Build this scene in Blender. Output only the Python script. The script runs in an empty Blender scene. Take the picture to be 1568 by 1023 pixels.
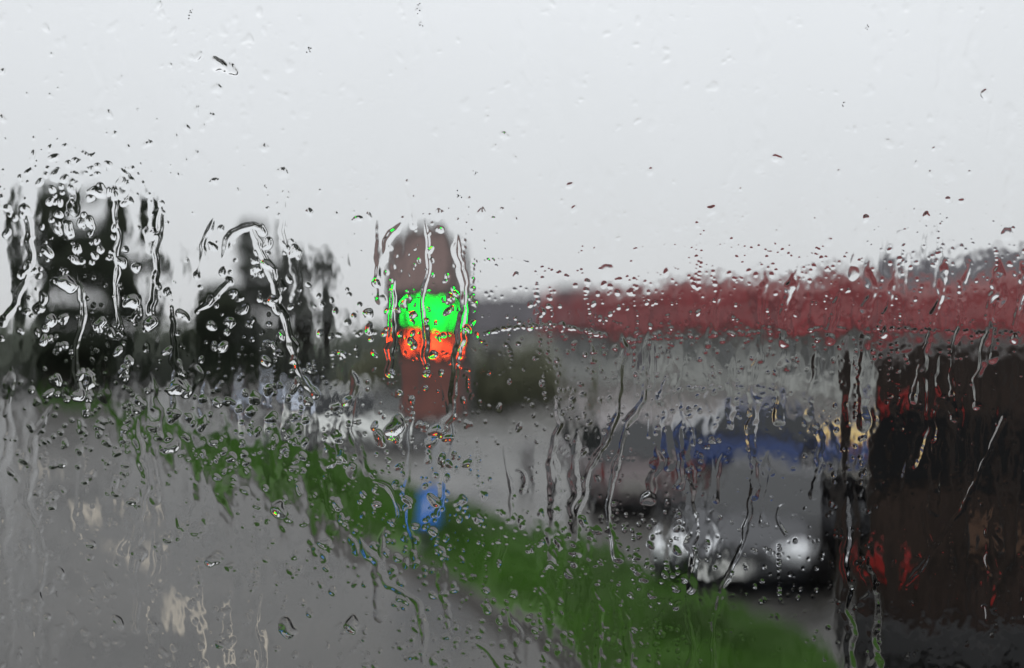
import bpy, bmesh, math, random
import numpy as np
from mathutils import Vector, Matrix
random.seed(7); rng=np.random.default_rng(11)
scn=bpy.context.scene
EYE=2.8; F=1524.0
def lat(px,d): return (px-784)/F*d
# ------------------------------------------------------------ materials
def mat(name,col,rough=0.6,metal=0.0,var=0.0,scale=3.0,bump=0.0,bscale=30,spec=0.5,col2=None,coat=0.0,rvar=0.0):
    m=bpy.data.materials.new(name); m.use_nodes=True
    nt=m.node_tree; b=nt.nodes['Principled BSDF']
    b.inputs['Roughness'].default_value=rough; b.inputs['Metallic'].default_value=metal
    b.inputs['Specular IOR Level'].default_value=spec
    b.inputs['Coat Weight'].default_value=coat
    b.inputs['Base Color'].default_value=(*col,1)
    tc=nt.nodes.new('ShaderNodeTexCoord')
    if var>0 or col2 or rvar>0:
        n=nt.nodes.new('ShaderNodeTexNoise'); n.inputs['Scale'].default_value=scale; n.inputs['Detail'].default_value=6
        nt.links.new(tc.outputs['Object'],n.inputs['Vector'])
        r=nt.nodes.new('ShaderNodeValToRGB'); r.color_ramp.elements[0].position=.35; r.color_ramp.elements[1].position=.65
        c2=col2 if col2 else tuple(min(1,c*(1+var)) for c in col)
        c1=col if col2 else tuple(c*(1-var) for c in col)
        r.color_ramp.elements[0].color=(*c1,1); r.color_ramp.elements[1].color=(*c2,1)
        nt.links.new(n.outputs['Fac'],r.inputs['Fac']); nt.links.new(r.outputs['Color'],b.inputs['Base Color'])
        if rvar>0:
            mr=nt.nodes.new('ShaderNodeMapRange'); mr.inputs['From Min'].default_value=.3; mr.inputs['From Max'].default_value=.7
            mr.inputs['To Min'].default_value=max(0,rough-rvar); mr.inputs['To Max'].default_value=rough+rvar
            nt.links.new(n.outputs['Fac'],mr.inputs['Value']); nt.links.new(mr.outputs['Result'],b.inputs['Roughness'])
    if bump>0:
        n2=nt.nodes.new('ShaderNodeTexNoise'); n2.inputs['Scale'].default_value=bscale; n2.inputs['Detail'].default_value=4
        nt.links.new(tc.outputs['Object'],n2.inputs['Vector'])
        bp=nt.nodes.new('ShaderNodeBump'); bp.inputs['Strength'].default_value=bump; bp.inputs['Distance'].default_value=.02
        nt.links.new(n2.outputs['Fac'],bp.inputs['Height']); nt.links.new(bp.outputs['Normal'],b.inputs['Normal'])
    return m
def emis(name,col,s):
    m=bpy.data.materials.new(name); m.use_nodes=True
    b=m.node_tree.nodes['Principled BSDF']; b.inputs['Base Color'].default_value=(*[c*.3 for c in col],1)
    b.inputs['Emission Color'].default_value=(*col,1); b.inputs['Emission Strength'].default_value=s
    return m
M_asph=mat('wet_asphalt',(.058,.055,.051),.33,var=.3,scale=.6,bump=.5,bscale=60,rvar=.12)
M_lot=mat('wet_lot_asphalt',(.09,.088,.083),.3,var=.3,scale=.5,bump=.4,bscale=50,rvar=.13)
M_earth=mat('earth_ground',(.05,.06,.03),.9,col2=(.07,.08,.04),scale=.2)
M_grass=mat('grass_green',(.02,.04,.006),.8,col2=(.04,.1,.012),scale=1.1,spec=.2)
M_blade=mat('grass_blades',(.018,.05,.004),.7,col2=(.05,.145,.01),scale=.9,spec=.2)
M_kerb=mat('kerb_concrete',(.08,.075,.07),.6,var=.25,scale=4)
M_line=mat('road_paint',(.55,.48,.38),.6,col2=(.16,.145,.12),scale=5)
M_bark=mat('bark',(.035,.028,.022),.9,var=.3,scale=6)
M_leaf=mat('foliage_dark',(.026,.034,.024),.8,col2=(.06,.07,.048),scale=.8,spec=.2)  # leaf colour lightened in place of rain haze
M_leaf2=mat('foliage_grey',(.065,.07,.062),.8,col2=(.115,.125,.11),scale=.8,spec=.2)  # rain haze put into this leaf colour too
M_hedge=mat('hedge_leaves',(.08,.085,.055),.8,col2=(.13,.135,.09),scale=.7,spec=.2)
M_far=mat('distant_leaves',(.11,.125,.1),.9,col2=(.17,.185,.16),scale=.3,spec=.1)
M_black=mat('black_rubber',(.012,.012,.013),.6)
M_glassd=mat('dark_window',(.012,.014,.016),.08)
M_glassb=mat('shop_window',(.2,.205,.2),.15)
M_steel=mat('galvanised_steel',(.22,.23,.24),.45,metal=.5,var=.15,scale=8)
M_rim=mat('alloy_rim',(.45,.45,.46),.3,metal=.8)
M_red=mat('red_fascia',(.21,.032,.036),.5,var=.35,scale=.6)
M_red2=mat('light_red_trim',(.34,.16,.16),.5,var=.2,scale=.5)
M_wall=mat('pale_wall',(.40,.41,.39),.7,var=.2,scale=.4)
M_roofd=mat('dark_roof',(.06,.056,.065),.6,var=.3,scale=.6)
M_white=mat('white_paint',(.75,.75,.74),.5)
M_lampw=mat('headlamp',(.7,.72,.75),.1)
M_lampr=mat('tail_lamp',(.12,.008,.008),.35)
# ------------------------------------------------------------ helpers
def obj(name,verts,faces,mats,parent=None,smooth=False,midx=None):
    me=bpy.data.meshes.new(name); me.from_pydata([tuple(v) for v in verts],[],faces); me.update()
    o=bpy.data.objects.new(name,me); scn.collection.objects.link(o)
    for m in (mats if isinstance(mats,(list,tuple)) else [mats]): me.materials.append(m)
    if midx is not None: me.polygons.foreach_set('material_index',midx)
    if smooth: me.polygons.foreach_set('use_smooth',[True]*len(me.polygons))
    if parent: o.parent=parent
    return o
def empty(name,loc=(0,0,0),yaw=0):
    e=bpy.data.objects.new(name,None); scn.collection.objects.link(e); e.location=loc; e.rotation_euler=(0,0,yaw); e.empty_display_size=.2
    return e
def box(name,c,s,m,parent=None,bev=0.0,rot=(0,0,0)):
    bm=bmesh.new(); bmesh.ops.create_cube(bm,size=1)
    bmesh.ops.scale(bm,vec=s,verts=bm.verts)
    if bev>0: bmesh.ops.bevel(bm,geom=bm.edges[:],offset=bev,segments=3,affect='EDGES',profile=.6)
    me=bpy.data.meshes.new(name); bm.to_mesh(me); bm.free(); me.materials.append(m)
    o=bpy.data.objects.new(name,me); scn.collection.objects.link(o); o.location=c; o.rotation_euler=rot
    if parent: o.parent=parent
    return o
def cyl(name,c,r,h,m,parent=None,rot=(0,0,0),seg=28,r2=None,bev=0):
    bm=bmesh.new(); bmesh.ops.create_cone(bm,cap_ends=True,segments=seg,radius1=r,radius2=r if r2 is None else r2,depth=h)
    if bev>0: bmesh.ops.bevel(bm,geom=[e for e in bm.edges if abs(e.verts[0].co.z-e.verts[1].co.z)<1e-6],offset=bev,segments=3,affect='EDGES')
    for f in bm.faces: f.smooth=len(f.verts)==4
    me=bpy.data.meshes.new(name); bm.to_mesh(me); bm.free(); me.materials.append(m)
    o=bpy.data.objects.new(name,me); scn.collection.objects.link(o); o.location=c; o.rotation_euler=rot
    if parent: o.parent=parent
    return o
# ------------------------------------------------------------ ground
obj('ground',[(-900,-300,0),(900,-300,0),(900,1500,0),(-900,1500,0)],[(0,1,2,3)],M_earth)
low=[(-40,82),(-28,58),(-19,42.7),(-12.6,31.5),(-8.06,23),(-4.2,16.7),(-1.3,11.7),(.4,9.2),(.9,7.8),(1.5,5),(1.9,1),(2,-12)]
up=[(-42,90),(-31,66),(-22.5,50),(-14,36),(-9.3,27.2),(-5.3,24.0),(-2.2,18.6),(-.85,15.5),(.58,13.3),(1.66,11.7),(2.6,9.6),(2.75,8.2),(2.8,6),(3,1),(3.1,-12)]
def resample(p,n):
    p=np.array(p,float); d=np.r_[0,np.cumsum(np.linalg.norm(np.diff(p,axis=0),axis=1))]
    t=np.linspace(0,d[-1],n); return np.c_[np.interp(t,d,p[:,0]),np.interp(t,d,p[:,1])]
N=90; lo=resample(low,N); upr=resample(up,N)
for a in (lo,upr):
    for _ in range(3): a[1:-1]=(a[:-2]+2*a[1:-1]+a[2:])/4
nrm=np.gradient(lo,axis=0); nrm=np.c_[-nrm[:,1],nrm[:,0]]; nrm/=np.linalg.norm(nrm,axis=1)[:,None]
far=lo-11*np.abs(nrm)*np.array([1,.6])
v=[];f=[]
for i in range(N):
    v+= [(far[i,0],far[i,1],.004),(lo[i,0],lo[i,1],.004)]
for i in range(N-1): f.append((2*i,2*i+1,2*i+3,2*i+2))
obj('road',v,f,M_asph)
v=[];f=[]
for i in range(N):
    v+=[(upr[i,0],upr[i,1],.004),(60,upr[i,1]+ (5 if upr[i,1]>50 else 0),.004)]
for i in range(N-1): f.append((2*i,2*i+1,2*i+3,2*i+2))
obj('car_park',v,f,M_lot)
vg=empty('grass_verge')
v=[];f=[];K=8
for i in range(N):
    for k in range(K+1):
        p=lo[i]*(1-k/K)+upr[i]*k/K
        v.append((p[0],p[1],.12+.10*math.sin(math.pi*k/K)+random.uniform(-.015,.015)))
for i in range(N-1):
    for k in range(K):
        a=i*(K+1)+k; f.append((a,a+1,a+K+2,a+K+1))
obj('turf',v,f,M_grass,vg,True)
def strip(name,path,w,h,m,parent):
    d=np.gradient(path,axis=0); nn=np.c_[-d[:,1],d[:,0]]; nn/=np.linalg.norm(nn,axis=1)[:,None]
    v=[];f=[]
    for p,n in zip(path,nn):
        a=p-n*w/2;b=p+n*w/2
        v+=[(a[0],a[1],0),(a[0],a[1],h),(b[0],b[1],h),(b[0],b[1],0)]
    for i in range(len(path)-1):
        for k in range(3): f.append((4*i+k,4*i+k+1,4*i+k+5,4*i+k+4))
    return obj(name,v,f,m,parent)
strip('kerb_road_side',lo,.14,.125,M_kerb,vg); strip('kerb_park_side',upr,.14,.125,M_kerb,vg)
v=[];f=[]
for i in range(26000):
    u=random.random()**.6*(N-1)*.999; ii=int(u); t=u-ii; k=random.uniform(-.04,1.02)
    a=lo[ii]*(1-t)+lo[ii+1]*t; b=upr[ii]*(1-t)+upr[ii+1]*t; p=a*(1-k)+b*k
    if p[1]<5 or p[1]>60: continue
    if math.sin(p[0]*1.7+p[1]*.9)+math.sin(p[0]*.6-p[1]*1.9+1)>1.1: continue
    h=random.uniform(.04,.13)*(1+.9*max(0,math.sin(p[0]*2.3+p[1]*1.3))); an=random.uniform(0,6.28); w=.012+p[1]*.0008; dx,dy=math.cos(an)*w,math.sin(an)*w
    z=.12+.10*math.sin(math.pi*min(1,max(0,k)))-.01; lx,ly=random.uniform(-.04,.04),random.uniform(-.04,.04)
    n=len(v); v+=[(p[0]-dx,p[1]-dy,z),(p[0]+dx,p[1]+dy,z),(p[0]+lx,p[1]+ly,z+h)]; f.append((n,n+1,n+2))
obj('grass_blades',v,f,M_blade,vg)
mk=empty('road_marking')
def dash(name,pts,w):
    p=resample(pts,14); d=np.gradient(p,axis=0); nn=np.c_[-d[:,1],d[:,0]]; nn/=np.linalg.norm(nn,axis=1)[:,None]
    v=[];f=[]
    for q,n in zip(p,nn):
        ww=w*random.uniform(.7,1.15); v+=[(*(q-n*ww/2),.008),(*(q+n*ww/2),.008)]
    for i in range(13): f.append((2*i,2*i+1,2*i+3,2*i+2))
    obj(name,v,f,M_line,mk)
dash('dash_1',[(-6.9,16.3),(-5.9,14.7)],.2); dash('dash_2',[(-5.1,13.2),(-4.5,12.2)],.14)
dash('dash_3',[(-3.75,10.9),(-3.2,9.9),(-2.45,8.5),(-2.0,7.4)],.12); dash('dash_4',[(-10.5,22.8),(-9,20)],.13); dash('dash_5',[(-1.6,6),(-1.2,3)],.14)
# ------------------------------------------------------------ trees
def tube(v,f,p0,p1,r0,r1,seg=7):
    d=(Vector(p1)-Vector(p0)); q=d.to_track_quat('Z','Y'); n=len(v)
    for p,r in ((p0,r0),(p1,r1)):
        for k in range(seg):
            a=6.2832*k/seg; v.append(tuple(Vector(p)+q@Vector((math.cos(a)*r,math.sin(a)*r,0))))
    for k in range(seg): f.append((n+k,n+(k+1)%seg,n+seg+(k+1)%seg,n+seg+k))
def leaves(v,f,c,rad,n,size):
    for _ in range(n):
        d=Vector((random.gauss(0,1),random.gauss(0,1),random.gauss(0,1))).normalized()*random.random()**.45
        p=Vector(c)+Vector((d.x*rad[0],d.y*rad[1],d.z*rad[2]))
        a=Vector((random.gauss(0,1),random.gauss(0,1),random.gauss(0,1))).normalized(); b=a.orthogonal().normalized()
        s=size*random.uniform(.5,1.3); k=len(v)
        v+=[tuple(p-a*s),tuple(p+b*s*.5),tuple(p+a*s),tuple(p-b*s*.5)]; f.append((k,k+1,k+2,k+3))
def tree(name,x,y,H,W,leafm,n=9000,low=.2,stems=1,shape='round'):
    e=empty(name,(x,y,0)); v=[];f=[];lv=[];lf=[]
    for s in range(stems):
        ox=(s-(stems-1)/2)*W*.42; cur=Vector((ox*.3,0,0)); r=.028*H*(.8 if stems>1 else 1); nseg=8
        hs=H*(1 if s==0 else .96)
        for i in range(nseg):
            t=(i+1)/nseg; nx=Vector((ox*(.3+.7*t)+random.uniform(-.15,.15),random.uniform(-.1,.1),hs*.93*t))
            r2=r*(1-t*.9)+.02 if i else r*.9
            tube(v,f,cur,nx,r*(1-(i/nseg)*.9)+.02,r2,8); cur=nx
            if t>low:
                for b in range(5):
                    an=random.uniform(0,6.28)
                    tt=(t-low)/(1-low)
                    wf={'round':math.sin(math.pi*min(1,.12+tt*.8))**.8,'cone':(1.05-tt)**.8}[shape]
                    L=W/2*wf*random.uniform(.35,1.0)/(1.5 if stems>1 else 1)
                    tip=nx+Vector((math.cos(an)*L,math.sin(an)*L,random.uniform(.0,.25)*L))
                    mid=(nx+tip)/2+Vector((0,0,.1*L)); tube(v,f,nx,mid,r*.3*(1.1-t)+.02,.03,5); tube(v,f,mid,tip,.03,.01,5)
                    cr=W*random.uniform(.07,.15)
                    leaves(lv,lf,tip,(cr,cr,cr*.8),n//(stems*34),.15); leaves(lv,lf,mid,(cr*.9,cr*.9,cr*.8),n//(stems*60),.15)
    obj('trunk_and_limbs',v,f,M_bark,e,True); obj('foliage',lv,lf,leafm,e)
    return e
tree('deciduous_tree',lat(132,50),50,10.3,7.0,M_leaf,17000,.12,2)
tree('deciduous_tree',lat(388,52),52,8.8,5.0,M_leaf2,8000,.15,1,'cone')
tree('deciduous_tree',lat(465,54),54,7.2,4.3,M_leaf2,8000,.15,1)
tree('deciduous_tree',lat(350,50),50,5.2,4.4,M_leaf,6000,.1,1)
def bushes(name,path,h,depth,m,n,size,spread=1.0):
    e=empty(name); v=[];f=[];p=resample(path,max(4,int(len(path)*10)))
    tv=[];tf=[]
    for q in p:
        hh=h*random.uniform(.55,1.2)
        leaves(v,f,(q[0],q[1],hh*.5),(spread*1.3,depth,hh*.52),n//len(p),size)
        tube(tv,tf,(q[0],q[1],0),(q[0]+random.uniform(-.3,.3),q[1],hh*.8),.06,.02,5)
    obj('foliage',v,f,m,e); obj('stems',tv,tf,M_bark,e)
bushes('distant_tree_line',[(-75,98),(-40,96),(-10,100),(25,110),(90,120)],3.8,2.5,M_far,26000,.5,3.2)
bushes('hedge',[(-29,52),(-20,54),(-7.5,56)],2.0,1.0,M_far,9000,.2,1.0)
bushes('shrub_row',[(-6.5,44),(-4.5,40)],2.0,.8,M_hedge,3500,.15,.8)
bushes('boundary_hedge',[(-2.3,37),(1.5,35.5)],2.35,.9,M_hedge,7000,.13,.7)
# ------------------------------------------------------------ buildings
def prism(name,path,depthvec,z0,z1,m,parent):
    n=len(path); v=[];f=[]
    zf=z1 if callable(z1) else (lambda i:z1)
    z0f=z0 if callable(z0) else (lambda i:z0)
    for i,(x,y) in enumerate(path): v+=[(x,y,z0f(i)),(x,y,zf(i)),(x+depthvec[0],y+depthvec[1],z0f(i)),(x+depthvec[0],y+depthvec[1],zf(i))]
    for i in range(n-1):
        a=4*i;b=a+4; f+=[(a,b,b+1,a+1),(a+1,b+1,b+3,a+3),(a+2,a+3,b+3,b+2),(a,a+2,b+2,b)]
    f+=[(0,1,3,2),(4*n-4,4*n-2,4*n-1,4*n-3)]
    return obj(name,v,f,m,parent)
rb=empty('red_fascia_retail_building')
P=[(3.2,68),(6.5,61),(9.5,55),(13,48.5),(16.5,43.5),(20,39.5),(25,35),(31,31)]
P=[tuple(q) for q in resample(P,16)]
off=lambda d:[(x-.80*d,y-.60*d) for x,y in P]
zt=lambda b:(lambda i:b-max(0,i-7)*.13)
prism('walls',P,(14,10),0,2.9,M_wall,rb)
prism('canopy_fascia',off(1.4),(1.3,.97),2.85,zt(4.9),M_red,rb)
prism('fascia_upper_band',off(1.0),(13,9),zt(4.905),zt(5.5),M_red2,rb)
prism('fascia_pinstripe',off(1.44),(.03,.022),3.6,3.78,M_red2,rb)
prism('roof',off(.4),(13,9),zt(5.505),zt(5.7),M_roofd,rb)
for i in range(1,15):
    x,y=P[i]; x2,y2=P[i+1] if i<15 else P[i]
    dx,dy=x2-x,y2-y; L=math.hypot(dx,dy); a=math.atan2(dy,dx); cx,cy=(x+x2)/2,(y+y2)/2
    box('fascia_joint_%d'%i,(x-.8*1.42,y-.6*1.42,3.8),(.12,.12,1.7),M_roofd,rb,0,(0,0,a))
    if i%2:
        box('window_%d'%i,(cx-.03,cy-.03,1.65),(L*.62,.12,1.2),M_glassb,rb,.01,(0,0,a))
        box('window_sill_%d'%i,(cx-.06,cy-.05,.98),(L*.66,.18,.06),M_white,rb,.005,(0,0,a))
    cyl('canopy_column_%d'%i,(x-.8*1.2,y-.6*1.2,1.425),.07,2.85,M_steel,rb)
gb=empty('dark_roofed_shed')
box('walls',(1.0,80,1.6),(13,9,3.2),M_wall,gb); box('door',(-1,75.45,1.2),(3,.12,2.4),M_roofd,gb)
v=[(-6,75,3.2),(8,75,3.2),(8,85,3.2),(-6,85,3.2),(-5,77,5.9),(7.6,77,5.9),(7.6,83,5.9),(-5,83,5.9)]
obj('hipped_roof',v,[(0,1,5,4),(1,2,6,5),(2,3,7,6),(3,0,4,7),(4,5,6,7),(0,3,2,1)],M_roofd,gb)
db=empty('dark_gabled_building')
box('walls',(34.5,60,2.6),(26,10,5.2),M_roofd,db)
obj('gabled_roof',[(21,54.7,5.2),(48,54.7,5.2),(48,65.3,5.2),(21,65.3,5.2),(23.6,60,7.5),(47.4,60,7.5)],[(0,1,5,4),(2,3,4,5),(0,4,3),(1,2,5),(0,3,2,1)],M_roofd,db)
cyl('roof_vent',(25,59,7.7),.3,1.4,M_roofd,db,r2=.05)
# ------------------------------------------------------------ price totem
ts=empty('fuel_price_sign',(lat(655,12),12,0.12),math.radians(-4))
M_face=mat('sign_face',(.27,.19,.18),.45,var=.2,scale=3); M_frame=mat('sign_frame',(.06,.062,.062),.4)
M_face2=mat('sign_red_panel',(.15,.06,.05),.45,var=.2,scale=3); M_disp=mat('sign_display',(.02,.03,.02),.3)
def rounded(name,w,z0,z1,y0,y1,m,rad,parent):
    pts=[(-w/2,z0),(w/2,z0)]
    for k in range(0,9):
        a=math.pi/2*k/8; pts.append((w/2-rad+rad*math.cos(a),z1-rad+rad*math.sin(a)))
    for k in range(0,9):
        a=math.pi/2+math.pi/2*k/8; pts.append((-w/2+rad+rad*math.cos(a),z1-rad+rad*math.sin(a)))
    n=len(pts); v=[(x,y0,z) for x,z in pts]+[(x,y1,z) for x,z in pts]
    f=[tuple(range(n)),tuple(range(2*n-1,n-1,-1))]+[(i,(i+1)%n+0,(i+1)%n+n,i+n) for i in range(n)]
    return obj(name,v,f,m,parent)
rounded('frame',.8,1.66,3.96,-.09,.09,M_frame,.3,ts)
rounded('upper_face',.62,3.2,3.87,-.096,-.088,M_face,.22,ts)
box('lower_face',(0,-.0925,2.04),(.62,.008,.66),M_face2,ts)
box('display',(0,-.0925,2.78),(.66,.01,.78),M_disp,ts)
cyl('post',(0,0,.82),.065,1.68,M_steel,ts); cyl('post_base',(0,0,.02),.13,.04,M_steel,ts)
M_g=emis('led_green',(.0,1,.04),6.5); M_r=emis('led_red',(1,.07,.02),5)
SEG={'1':'bc','2':'abged','4':'fgbc','5':'afgcd','8':'abcdefg','9':'abcdfg','6':'acdefg','7':'abc'}
def digit(ch,cx,cz,w,h,m,nm):
    t=.035
    pos={'a':(0,h/2,1),'d':(0,-h/2,1),'g':(0,0,1),'b':(w/2,h/4,0),'c':(w/2,-h/4,0),'f':(-w/2,h/4,0),'e':(-w/2,-h/4,0)}
    for s in SEG[ch]:
        px,pz,hz=pos[s]; box(nm+'_'+s,(cx+px,-.102,cz+pz),(w-.01 if hz else t,.008,t if hz else h/2-.01),m,ts,.002)
for j,ch in enumerate('198'): digit(ch,-.17+.17*j,2.93,.11,.26,M_g,'led_green_%d'%j)
for j,ch in enumerate('184'): digit(ch,-.17+.17*j,2.56,.11,.2,M_r,'led_red_%d'%j)
M_blue=mat('blue_sign',(.03,.18,.62),.4)
bs=empty('blue_direction_sign',(lat(657,12)-.0,11.9,.1),0)
cyl('post',(0.0,0,.5),.02,1.0,M_steel,bs); box('plate',(0,-.03,.62),(.3,.02,.5),M_blue,bs,.006)
box('arrow_shaft',(0,-.042,.6),(.03,.003,.2),M_white,bs); box('arrow_head',(0,-.043,.7),(.08,.003,.08),M_white,bs,0,(0,math.radians(45),0))
# ------------------------------------------------------------ poles
ps=empty('parking_sign',(lat(982,19),19,0)); cyl('post',(0,0,1.3),.035,2.6,M_steel,ps)
box('plate',(.18,-.05,2.3),(.42,.02,.5),mat('sign_grey',(.12,.11,.11),.5),ps,.01); box('plate_border',(.18,-.063,2.3),(.3,.004,.36),M_roofd,ps)
bp=empty('marker_post',(lat(880,40),40,0)); cyl('post',(0,0,2.2),.09,4.4,M_roofd,bp); box('head',(0,0,4.4),(.5,.2,.5),M_roofd,bp,.05)
M_yel=mat('yellow_plastic',(.65,.45,.12),.45)
g=empty('yellow_grit_bin',(lat(1266,23),23,0)); 
obj('tub',[(-.38,-.25,.1),(.38,-.25,.1),(.38,.25,.1),(-.38,.25,.1),(-.5,-.33,.5),(.5,-.33,.5),(.5,.33,.5),(-.5,.33,.5)],[(0,1,5,4),(1,2,6,5),(2,3,7,6),(3,0,4,7),(0,3,2,1),(4,5,6,7)],M_yel,g)
obj('lid',[(-.54,-.37,.505),(.54,-.37,.505),(.54,.37,.505),(-.54,.37,.505),(-.5,-.3,.6),(.5,-.3,.6),(.5,.3,.7),(-.5,.3,.7)],[(0,1,5,4),(1,2,6,5),(2,3,7,6),(3,0,4,7),(0,3,2,1),(4,5,6,7)],M_yel,g)
for sx in(-.3,.3): box('foot',(sx,0,.05),(.12,.5,.1),M_yel,g)
# ------------------------------------------------------------ cars
M_plate=mat('plate_grey',(.3,.3,.28),.5)
def car(name,loc,yaw,L,W,H,paint,hood=.66,cab=(.06,.2,.6,.8)):
    """x forward. cab = rear base, rear roof, front roof, windscreen base (fractions from the rear)"""
    e=empty(name,(loc[0],loc[1],0),yaw)
    xs=[0,.03,.12,.3,.5,.7,.78,.9,.97,1]
    belt=.60*H
    tops=[.42*H,.55*H,belt,belt,belt*.99,belt*.98,belt*.97,hood*.84*H,.48*H,.38*H]
    ws=[.80,.92,.98,1,1,1,.99,.95,.86,.7]
    zb=[.30,.22,.2,.2,.2,.2,.2,.2,.2,.28]
    v=[];f=[];n=8
    for t,tp,w,b in zip(xs,tops,ws,zb):
        X=(t-.5)*L; w=w*W/2
        v+=[(X,-w*.85,b),(X,-w,b+.12),(X,-w*1.0,b+(tp-b)*.6),(X,-w*.90,tp-.01),(X,w*.90,tp-.01),(X,w*1.0,b+(tp-b)*.6),(X,w,b+.12),(X,w*.85,b)]
    for i in range(len(xs)-1):
        for k in range(n):
            a=i*n+k;b2=i*n+(k+1)%n; f.append((a,b2,b2+n,a+n))
    f+=[tuple(range(n))[::-1],tuple((len(xs)-1)*n+k for k in range(n))]
    o=obj('body_shell',v,f,paint,e,True); s=o.modifiers.new('s','SUBSURF'); s.levels=2; s.render_levels=2
    bm=bmesh.new()
    X=[(c-.5)*L for c in cab]; wb=W*.45; wr=W*.36; zt=H; zb2=belt-.03
    xm=(X[1]+X[2])/2+.05*L
    B=[bm.verts.new(p) for p in [(X[0],-wb,zb2),(xm,-wb,zb2),(X[3],-wb,zb2),(X[3],wb,zb2),(xm,wb,zb2),(X[0],wb,zb2)]]
    T=[bm.verts.new(p) for p in [(X[1],-wr,zt-.05),(xm,-wr,zt),(X[2],-wr,zt-.04),(X[2],wr,zt-.04),(xm,wr,zt),(X[1],wr,zt-.05)]]
    sides=[bm.faces.new((B[i],B[(i+1)%6],T[(i+1)%6],T[i])) for i in range(6)]
    bm.faces.new((T[0],T[1],T[4],T[5])); bm.faces.new((T[1],T[2],T[3],T[4]))
    bmesh.ops.inset_individual(bm,faces=sides,thickness=.055,depth=-.008)
    for s_ in sides: s_.material_index=1
    bmesh.ops.recalc_face_normals(bm,faces=bm.faces[:])
    me=bpy.data.meshes.new('greenhouse'); bm.to_mesh(me); bm.free(); me.materials.append(paint); me.materials.append(M_glassd)
    c=bpy.data.objects.new('greenhouse',me); scn.collection.objects.link(c); c.parent=e
    bv=c.modifiers.new('b','BEVEL'); bv.width=.03; bv.segments=3
    for sx in (-.31,.31):
        for sy in (-1,1):
            cyl('wheel_arch',(sx*L,sy*(W/2-.11),.36),.38,.22,M_black,e,(math.pi/2,0,0))
            cyl('tyre',(sx*L,sy*(W/2-.09),.31),.31,.22,M_black,e,(math.pi/2,0,0),bev=.03)
            cyl('rim',(sx*L,sy*(W/2+.0),.31),.19,.06,M_rim,e,(math.pi/2,0,0),bev=.01)
            for q in range(5):
                a=q*1.2566; box('rim_gap',(sx*L+.11*math.cos(a),sy*(W/2+.032),.31+.11*math.sin(a)),(.07,.006,.035),M_black,e,0,(0,-a,0))
    for sy in(-1,1):
        box('headlamp',(L*.455,sy*W*.34,.40*H+.03),(.3,.34,.15),M_lampw,e,.05,(0,.15,sy*-.35))
        box('tail_lamp',(-L*.478,sy*W*.38,.49*H),(.16,.2,.24),M_lampr,e,.04,(0,0,sy*.2))
        box('mirror',(L*.2,sy*(W*.52),belt+.08),(.12,.16,.12),paint,e,.04)
        box('door_line',(0.02*L,sy*(W/2+.001),.5),(.012,.012,.5),M_black,e)
        box('door_handle',(-.06*L,sy*(W/2),belt-.12),(.16,.03,.03),M_black,e,.01)
        box('sill',(0,sy*(W/2-.05),.2),(L*.45,.06,.08),M_black,e,.02)
    box('grille',(L*.49,0,.44),(.05,W*.45,.2),M_black,e,.03); box('front_plate',(L*.505,0,.36),(.02,.5,.11),M_white,e)
    box('rear_plate',(-L*.5,0,.52),(.03,.5,.11),M_plate,e); box('rear_bumper_trim',(-L*.495,0,.3),(.06,W*.7,.1),M_black,e,.02)
    return e
def paint(n,c,r=.25,coat=.6,metal=.15,spec=.5): return mat(n,c,r,metal=metal,var=.05,scale=2,coat=coat,spec=spec)
car('white_hatchback',(lat(550,25.2),25.2),math.radians(4),4.1,1.75,1.5,paint('paint_white',(.74,.76,.74)))
car('silver_hatchback',(lat(425,34),34),math.radians(-60),4.0,1.7,1.5,paint('paint_pale_blue',(.42,.48,.6)))
car('blue_saloon_car',(lat(1130,19.5),20),math.radians(176),4.4,1.78,1.42,paint('paint_blue',(.014,.034,.12),.35,.1,0),cab=(.1,.24,.56,.76))
car('silver_coupe',(lat(1185,12.3),12.3),math.radians(-118),4.1,1.76,1.2,paint('paint_silver',(.07,.072,.078),.5,0,0,.15),cab=(.12,.3,.5,.7))
car('dark_grey_hatchback',(lat(945,16.5),16.8),math.radians(97),3.9,1.7,1.48,paint('paint_grey',(.11,.09,.092),.4,.1,0))
vx,vy=lat(1305,8.3)+.95*math.cos(math.radians(-19)),8.3+.95*math.sin(math.radians(-19))
vn=empty('dark_panel_van',(vx,vy,0),math.radians(-19))
M_van=mat('van_paint',(.016,.010,.008),.5,var=.6,scale=1.5,spec=.25)
M_vglass=mat('van_window',(.008,.008,.009),.3,spec=.2)
v=[];f=[]
for yy,w,zt_ in [(0,.93,2.66),(.12,.97,2.74),(3.5,.97,2.74),(4.0,.94,2.45),(4.6,.92,1.45),(5.25,.86,1.1),(5.35,.8,.9)]:
    v+=[(-w*.97,yy,.14),(-w,yy,.3),(-w,yy,1.3 if zt_>1.4 else zt_*.8),(-w*.86,yy,zt_-.08),(-w*.7,yy,zt_),(w*.7,yy,zt_),(w*.86,yy,zt_-.08),(w,yy,1.3 if zt_>1.4 else zt_*.8),(w,yy,.3),(w*.97,yy,.14)]
for i in range(6):
    for k in range(10):
        a=i*10+k;b=i*10+(k+1)%10; f.append((a,b,b+10,a+10))
f+=[tuple(range(10)),tuple(60+k for k in range(10))[::-1]]
o=obj('body',v,f,M_van,vn)
bm=bmesh.new();bm.from_mesh(o.data);bmesh.ops.recalc_face_normals(bm,faces=bm.faces[:]);bm.to_mesh(o.data);bm.free()
bv=o.modifiers.new('b','BEVEL'); bv.width=.03;bv.segments=3
M_lv=mat('van_tail_lamp',(.17,.008,.008),.35)
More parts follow.
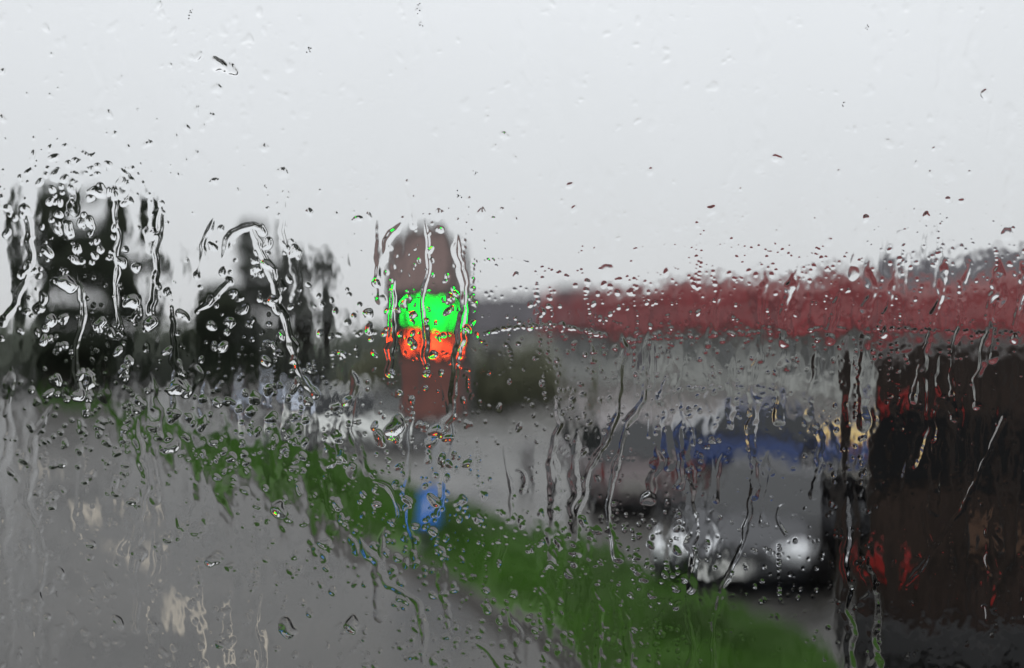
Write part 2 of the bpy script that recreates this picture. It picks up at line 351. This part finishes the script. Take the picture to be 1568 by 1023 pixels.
for sx in(-1,1):
    box('rear_window',(sx*.42,-.012,1.85),(.62,.03,.6),M_vglass,vn,.01)
    box('tail_lamp',(sx*.74,-.03,.9),(.22,.08,.24),M_lv,vn,.03)
    box('marker_lamp',(sx*.66,-.03,2.2),(.2,.05,.15),M_lv,vn,.02)
    box('hinge',(sx*.87,-.02,1.5),(.05,.05,.1),M_black,vn)
    for yy in(.95,4.3): cyl('tyre',(sx*.87,yy,.35),.35,.24,M_black,vn,(0,math.pi/2,0),bev=.04)
box('door_seam',(0,-.012,1.45),(.02,.03,2.2),M_black,vn); box('bumper',(0,-.08,.32),(1.84,.2,.3),M_black,vn,.03)
box('painted_reflection',(.35,-.03,1.2),(.5,.02,.2),mat('reflection_brown',(.05,.022,.01),.6),vn); box('door_handle',(.08,-.04,1.15),(.06,.05,.18),M_black,vn,.01)  # thin brown box stands in for a reflection on the van's rear
# ------------------------------------------------------------ bus window with rain
PY=.404; S=PY/F
def water(name,ior):
    m=bpy.data.materials.new(name); m.use_nodes=True; nt=m.node_tree; nt.nodes.clear()
    o=nt.nodes.new('ShaderNodeOutputMaterial'); g=nt.nodes.new('ShaderNodeBsdfGlass'); g.inputs['IOR'].default_value=ior; g.inputs['Roughness'].default_value=0
    nt.links.new(g.outputs[0],o.inputs[0]); return m
M_water=water('rain_water',1.333); M_pane=water('window_glass',1.45)
bw=empty('bus_window',(0,0,EYE))
GW,GH=1600,1056   # rain sheet tile in height-map cells (0.265 mm each)
hw=GW*S*2.5; hh=GH*S*1.5
box_v=[(-hw,PY-.004,-hh),(hw,PY-.004,-hh),(hw,PY-.004,hh),(-hw,PY-.004,hh),(-hw,PY,-hh),(hw,PY,-hh),(hw,PY,hh),(-hw,PY,hh)]
obj('glass_pane',box_v,[(0,1,2,3),(5,4,7,6),(0,4,5,1),(1,5,6,2),(2,6,7,3),(3,7,4,0)],M_pane,bw)
for nm,c,s in [('frame_top',(0,PY-.002,hh+.03),(2*hw+.12,.03,.056)),('frame_bottom',(0,PY-.002,-hh-.03),(2*hw+.12,.03,.056)),('frame_side_a',(-hw-.03,PY-.002,0),(.056,.03,2*hh)),('frame_side_b',(hw+.03,PY-.002,0),(.056,.03,2*hh))]:
    box(nm,c,s,M_black,bw,.008)
# small grime specks dried on the outside of the pane, under the water
M_dirt=mat('grime',(.16,.12,.07),.9,col2=(.3,.26,.2),scale=900)
v=[];f=[]
def speck(x,y,r):
    for _ in range(int(3+r)):
        px=x+random.gauss(0,r*.6); py=y+random.gauss(0,r); rr=random.uniform(.4,1.0)*r*.35; n=len(v)
        for k in range(7):
            a=6.283*k/7; q=rr*random.uniform(.6,1.3); v.append(((px-784+q*math.cos(a))*S,PY+.000008,-(py-511.5+q*math.sin(a))*S))
        f.append(tuple(n+k for k in range(7)))
for x,y,r in [(640,14,4),(644,38,3),(475,76,4),(703,302,4),(1290,160,3),(292,22,4),(168,262,2),(1326,40,3),(728,268,3),(560,700,3)]: speck(x,y,r)
for _ in range(90): speck(random.uniform(-1600,3100),random.uniform(-1000,2000),random.uniform(1,3.5))
obj('grime_specks',v,f,M_dirt,bw)
# unseen bus cabin behind the viewer, added to cut sky reflections in the pane
M_cab=mat('cabin_trim',(.04,.04,.042),.8,var=.2,scale=5); M_seat=mat('seat_fabric',(.03,.035,.06),.9,var=.4,scale=20)
cb=empty('unseen_bus_cabin',(0,0,0)); zf,zc=1.25,3.55; xw=1.9; yb=-2.0; y1=PY-.02
box('floor',(0,(yb+y1)/2,zf),(2*xw,y1-yb,.06),M_cab,cb); box('ceiling',(0,(yb+y1)/2,zc),(2*xw,y1-yb,.06),M_cab,cb)
box('rear_wall',(0,yb,(zf+zc)/2),(2*xw,.05,zc-zf),M_cab,cb)
for sx in(-1,1): box('end_wall',(sx*xw,(yb+y1)/2,(zf+zc)/2),(.05,y1-yb,zc-zf),M_cab,cb)
zl=EYE-hh-.06; zu=EYE+hh+.06
box('wall_below_window',(0,PY-.01,(zf+zl)/2),(2*xw,.04,zl-zf),M_cab,cb); box('wall_above_window',(0,PY-.01,(zc+zu)/2),(2*xw,.04,zc-zu),M_cab,cb)
for sx in(-1,1): box('wall_beside_window',(sx*(xw+hw+.06)/2,PY-.01,EYE),(xw-hw-.06,.04,zu-zl),M_cab,cb)
for k in range(3):
    x=-1.1+1.1*k; box('seat_base_%d'%k,(x,-1.45,1.75),(.48,.5,.14),M_seat,cb,.05); box('seat_back_%d'%k,(x,-1.72,2.15),(.48,.12,.8),M_seat,cb,.05); box('seat_leg_%d'%k,(x,-1.45,1.48),(.1,.3,.42),M_black,cb)
# height map (units: cells)
def gnoise(sx,sy):
    w=rng.standard_normal((GH,GW)); fx=np.fft.rfftfreq(GW); fy=np.fft.fftfreq(GH)
    G=np.exp(-2*math.pi**2*((fx[None,:]*sx)**2+(fy[:,None]*sy)**2)); n=np.fft.irfft2(np.fft.rfft2(w)*G,s=(GH,GW)); return n/n.std()
DX=gnoise(3,3)*.8+gnoise(7,7)*2.3+gnoise(18,22)*2.8; DY=gnoise(3,3)*.8+gnoise(7,8)*2.3+gnoise(18,22)*2.8
YY,XX=np.mgrid[0:GH,0:GW].astype(np.float32); XX-=16; YY-=16
A=np.zeros((GH,GW)); Rv=np.zeros((GH,GW))
def stamp(x,y,r,hr,el=1.1,mode='add',slant=0,p=.9,wf=1.0):
    m=int(r*max(el,1)*1.5+9); i0,i1=max(0,int(x)+16-m),min(GW,int(x)+17+m); j0,j1=max(0,int(y)+16-m),min(GH,int(y)+17+m)
    if i1<=i0 or j1<=j0: return
    k=wf*min(1,r/7)
    ex=XX[j0:j1,i0:i1]+DX[j0:j1,i0:i1]*k-x; ey=YY[j0:j1,i0:i1]+DY[j0:j1,i0:i1]*k-y
    ex=ex-slant*ey
    ww=1+.22*np.clip(ey/(r*el),-1,1)
    q=1-(ex/(r*ww))**2-(ey/(r*el))**2; h=r*hr*np.clip(q,0,1)**p
    if mode=='add': A[j0:j1,i0:i1]+=h*h
    else: Rv[j0:j1,i0:i1]=np.maximum(Rv[j0:j1,i0:i1],h)
def rivulet(pts,w,hr=.3,beady=.3):
    p=np.array(pts,float); L=np.sum(np.linalg.norm(np.diff(p,axis=0),axis=1)); n=max(8,int(L/1.5)); p=resample(p,n)
    for _ in range(30): p[1:-1]=(p[:-2]+2*p[1:-1]+p[2:])/4
    ph=random.uniform(0,6); ph2=random.uniform(0,6); t=np.arange(n)*1.5
    p[:,0]+=1.2*np.sin(t*.055+ph)+.7*np.sin(t*.13+ph2)
    for i in range(n):
        e=min(1,(i*1.5+4)/22); k=1+beady*(math.sin(t[i]*.05+ph)*.6+math.sin(t[i]*.17+ph2)*.4)
        stamp(p[i,0],p[i,1],w*.5*k*e,hr,1.0,mode='max',wf=.8,p=.85)
    stamp(p[-1,0],p[-1,1],w*.62,hr*1.2,1.4,mode='max',wf=.6)
R=[([(383,343),(400,390),(420,440),(437,500),(455,560),(482,602)],11),([(340,395),(352,358),(385,340),(402,352)],9),([(300,475),(330,455),(352,430)],7),
([(612,342),(590,372),(574,432)],10),([(603,430),(597,520),(600,570)],9),([(702,360),(712,430),(706,520),(692,600),(672,662)],11),([(650,330),(658,400),(645,470),(655,560)],6),
([(18,560),(14,600),(22,660),(6,740),(16,900),(12,1030)],13),([(80,620),(52,680),(46,760),(72,850),(58,940),(66,1030)],11),([(246,316),(240,420),(232,476)],8),([(42,318),(52,400),(26,470),(8,490)],9),
([(172,300),(186,350),(176,420),(186,500)],7),([(120,420),(128,480),(116,560),(122,605)],8),([(1213,420),(1204,470),(1198,520)],11),([(1198,540),(1190,640)],16),([(1331,400),(1325,510),(1322,600)],13),([(1324,500),(1320,640)],18),([(1368,415),(1352,510)],9),
([(1446,395),(1422,510),(1398,610)],11),([(1481,398),(1462,520),(1452,600)],9),([(1528,398),(1506,520),(1494,620)],11),([(1562,400),(1550,520)],10),([(1150,745),(1136,830),(1105,900),(1092,960),(1088,1030)],7),
([(992,508),(986,600),(962,650),(937,720),(932,800),(946,850)],9),([(952,510),(945,640),(902,720),(886,800),(880,860)],9),([(1382,900),(1440,820),(1482,760),(1535,640)],7),
([(550,820),(588,888),(640,918),(648,1028)],10),([(400,900),(392,960),(400,1030)],6),([(210,640),(222,740),(206,860),(212,960)],11),([(265,470),(268,570),(262,640)],8),
([(850,610),(858,640),(842,700),(850,780)],9),([(1205,770),(1190,775),(1188,800),(1200,815)],5),([(785,720),(800,718),(806,735),(800,750)],5),
([(440,300),(430,350),(440,380)],6),([(500,650),(520,700),(500,730)],6),([(570,735),(600,745),(615,790),(600,800)],7),([(720,980),(740,990),(770,1030)],8),([(330,330),(312,370),(304,420)],8),
([(850,690),(845,850)],15),([(1295,760),(1300,1030)],12),([(225,640),(235,760)],18)]
for p,w in R: rivulet(p,w,.26 if w<12 else .15)
for i in range(50):   # soft runs over the upper pane
    x=random.uniform(0,1568); y=random.uniform(-60,260); L=random.uniform(80,280)
    rivulet([(x,y),(x+random.uniform(-6,6),y+L*.5),(x+random.uniform(-9,9),y+L)],random.uniform(7,18),random.uniform(.05,.16),.4)
for i in range(8):
    x=random.uniform(0,1568); y=random.uniform(-60,260); L=random.uniform(40,120)
    rivulet([(x,y),(x+random.uniform(-6,6),y+L*.5),(x+random.uniform(-9,9),y+L)],random.uniform(4,7),random.uniform(.2,.34),.4)
for i in range(48):
    x=random.uniform(60,1568); y=random.uniform(520,940); L=random.uniform(40,240)
    rivulet([(x,y),(x+random.uniform(-16,16),y+L*.5),(x+random.uniform(-16,16),y+L)],random.uniform(6,17),random.uniform(.05,.16))
for i in range(24):
    x=random.uniform(1000,1568); y=random.uniform(390,700); rivulet([(x,y),(x-random.uniform(4,14),y+random.uniform(40,160))],random.uniform(5,12),random.uniform(.07,.17))
for x,y,r in [(325,865,11),(440,960,13),(536,953,13),(1322,340,5),(335,98,13),(352,104,9),(104,432,13),(78,494,11),(122,598,10),(268,592,11),(428,778,12),(404,405,8),(205,460,9),(232,490,9),(605,655,16)]: stamp(x,y,r,.5,.95)
# droplet fields: centre, spread, count, radii, height ratios
Gz=[(350,130,80,55,36,3,8,.2,.5),(130,430,70,110,165,2,9,.22,.45),(150,260,80,45,70,2,6,.22,.46),(400,500,70,95,150,2,7.5,.2,.42),(650,500,50,110,150,1.3,5,.15,.35),(1290,370,210,90,700,1,2.7,.2,.4),(970,480,80,90,210,1.2,3.6,.2,.4),(1180,620,300,150,600,1.1,3.4,.12,.34),(200,640,170,60,120,2,8,.2,.45)]
def one(x,y,r0,r1,h0,h1):
    r=r0*(r1/r0)**(random.random()**1.6); h=random.uniform(h0,h1)
    stamp(x,y,r,h,random.uniform(.8,1.5),slant=random.uniform(-.4,.25))
    if r>3.2 and random.random()<.75: stamp(x+random.uniform(-1,1)*r,y+random.uniform(.4,1.3)*r,r*random.uniform(.4,.8),h*.9,random.uniform(.8,1.6))
for cx,cy,sx,sy,n,r0,r1,h0,h1 in Gz:
    for _ in range(n): one(random.gauss(cx,sx),random.gauss(cy,sy),r0,r1,h0,h1)
Z=[(480,900,440,900,330,1.3,4.3,.15,.4),(850,1568,520,1010,600,1.1,3.4,.12,.34),(0,720,640,1023,540,2,8,.2,.46),(600,1050,780,1023,360,1.5,5.5,.2,.44),(0,1568,0,340,460,1.5,7,.15,.45),(0,1568,0,230,110,1.2,3.6,.35,.58),(0,1568,0,1023,850,1,2.5,.15,.38)]
for x0,x1,y0,y1,n,r0,r1,h0,h1 in Z:
    for _ in range(n): one(random.uniform(x0,x1),random.uniform(y0,y1),r0,r1,h0,h1)
for _ in range(80):
    x=random.uniform(0,1568); y=random.uniform(0,950)
    for k in range(random.randint(5,18)):
        y+=random.uniform(3,11); x+=random.uniform(-1.5,1.5); stamp(x,y,random.uniform(1,2.5),random.uniform(.2,.45))
def chain(p0,p1,n,r):
    for k in range(n):
        t=random.random(); stamp(p0[0]*(1-t)+p1[0]*t+random.uniform(-1,1),p0[1]*(1-t)+p1[1]*t+math.sin(t*3.14)*-12+random.uniform(-2,2),random.uniform(.8,r),.35)
chain((720,400),(870,425),60,2.2); chain((960,385),(1210,390),70,2); chain((740,510),(930,512),90,2.6); chain((960,520),(1560,512),120,2.4); chain((1000,605),(1200,600),60,2)
H=np.sqrt(A+Rv*Rv)
# thin wavy film between the drops
mask=np.clip(.75+.65*gnoise(50,120),.08,1.9)
und=gnoise(26,80)*.85+gnoise(9,46)*.38*mask
fine=(gnoise(2.6,4.5)*.05+gnoise(5,14)*.09)*mask
lower=np.clip((YY-310)/260,0.7,1.0)
H=H+3.2+und*lower+fine*lower
for _ in range(2):
    H[1:-1,1:-1]=(4*H[1:-1,1:-1]+2*(H[:-2,1:-1]+H[2:,1:-1]+H[1:-1,:-2]+H[1:-1,2:])+H[:-2,:-2]+H[:-2,2:]+H[2:,:-2]+H[2:,2:])/16
edge=np.clip(np.minimum(np.minimum(np.arange(GW)[None,:],GW-1-np.arange(GW)[None,:]),np.minimum(np.arange(GH)[:,None],GH-1-np.arange(GH)[:,None]))/6.0,0,1)
H=np.maximum(H,.3)*edge+.2*(1-edge)
co=np.empty((GH*GW+4,3),np.float32)
co[:-4,0]=((XX+.5-784)*S).ravel(); co[:-4,1]=(PY+.00002+H*S).ravel(); co[:-4,2]=(-(YY+.5-511.5)*S).ravel()
cx0,cx1,cz0,cz1=co[:-4,0].min(),co[:-4,0].max(),co[:-4,2].min(),co[:-4,2].max()
co[-4:]=[(cx0,PY+.00002,cz0),(cx1,PY+.00002,cz0),(cx1,PY+.00002,cz1),(cx0,PY+.00002,cz1)]
idx=np.arange(GH*GW).reshape(GH,GW); a=idx[:-1,:-1].ravel();b=idx[:-1,1:].ravel();c_=idx[1:,1:].ravel();d_=idx[1:,:-1].ravel()
quads=np.stack([a,b,c_,d_],1)
n0=GH*GW; quads=np.vstack([quads,[[n0,n0+1,n0+2,n0+3]]]).astype(np.int32)
me=bpy.data.meshes.new('rain_water_sheet'); me.vertices.add(len(co)); me.vertices.foreach_set('co',co.ravel())
me.loops.add(quads.size); me.loops.foreach_set('vertex_index',quads.ravel()); me.polygons.add(len(quads))
me.polygons.foreach_set('loop_start',np.arange(0,quads.size,4,dtype=np.int32)); 
me.update(calc_edges=True)
sm=np.ones(len(quads),bool); sm[-1]=False; me.polygons.foreach_set('use_smooth',sm); me.materials.append(M_water); me.update()
for i in (-2,-1,0,1,2):
    for j in (-1,0,1):
        o=bpy.data.objects.new('rain_water',me); scn.collection.objects.link(o); o.parent=bw
        o.location=(i*GW*S,0,j*GH*S)   # the wet sheet continues over the whole pane
# ------------------------------------------------------------ sky + sun
w=bpy.data.worlds.new('World'); scn.world=w; w.use_nodes=True; nt=w.node_tree; bg=nt.nodes['Background']
sky=nt.nodes.new('ShaderNodeTexSky'); sky.sky_type='NISHITA'; sky.sun_disc=False; sky.sun_elevation=math.radians(50); sky.sun_rotation=math.radians(200); sky.dust_density=4; sky.air_density=1
hs=nt.nodes.new('ShaderNodeHueSaturation'); hs.inputs['Saturation'].default_value=.12; nt.links.new(sky.outputs[0],hs.inputs['Color'])
tc=nt.nodes.new('ShaderNodeTexCoord'); sp=nt.nodes.new('ShaderNodeSeparateXYZ'); nt.links.new(tc.outputs['Generated'],sp.inputs[0])
rp=nt.nodes.new('ShaderNodeValToRGB'); el=rp.color_ramp.elements
q=1/1.5
el[0].position=0; el[0].color=(.69*q,.705*q,.715*q,1); el[1].position=1; el[1].color=(1.42*q,1.45*q,1.48*q,1)
e=el.new(.15); e.color=(.765*q,.795*q,.82*q,1)
e=el.new(.33); e.color=(.89*q,.925*q,.96*q,1)
nt.links.new(sp.outputs['Z'],rp.inputs['Fac'])
cn=nt.nodes.new('ShaderNodeTexNoise'); cn.inputs['Scale'].default_value=1.6; cn.inputs['Detail'].default_value=3; nt.links.new(tc.outputs['Generated'],cn.inputs['Vector'])
mr=nt.nodes.new('ShaderNodeMapRange'); mr.inputs['To Min'].default_value=14.6; mr.inputs['To Max'].default_value=16.6; nt.links.new(cn.outputs['Fac'],mr.inputs['Value'])
sc=nt.nodes.new('ShaderNodeVectorMath'); sc.operation='SCALE'; nt.links.new(rp.outputs[0],sc.inputs[0]); nt.links.new(mr.outputs[0],sc.inputs['Scale'])
mx=nt.nodes.new('ShaderNodeMixRGB'); mx.inputs[0].default_value=.93; nt.links.new(hs.outputs[0],mx.inputs[1]); nt.links.new(sc.outputs[0],mx.inputs[2])
nt.links.new(mx.outputs[0],bg.inputs[0]); bg.inputs[1].default_value=.1
sd=bpy.data.lights.new('sun','SUN'); sd.energy=.6; sd.angle=math.radians(25); sd.color=(1,.97,.93)
so=bpy.data.objects.new('sun',sd); scn.collection.objects.link(so)
so.rotation_euler=Vector((-.3,-.55,.77)).to_track_quat('Z','Y').to_euler()
# ------------------------------------------------------------ camera
cd=bpy.data.cameras.new('camera'); co_=bpy.data.objects.new('camera',cd); scn.collection.objects.link(co_)
co_.location=(0,0,EYE); co_.rotation_euler=(math.radians(90),0,0); cd.lens=35; cd.sensor_width=36; cd.clip_start=.01; cd.clip_end=4000
cd.dof.use_dof=True; cd.dof.focus_distance=PY; cd.dof.aperture_fstop=4.6
scn.camera=co_
scn.view_settings.view_transform='Standard'; scn.view_settings.look='None'; scn.view_settings.exposure=0
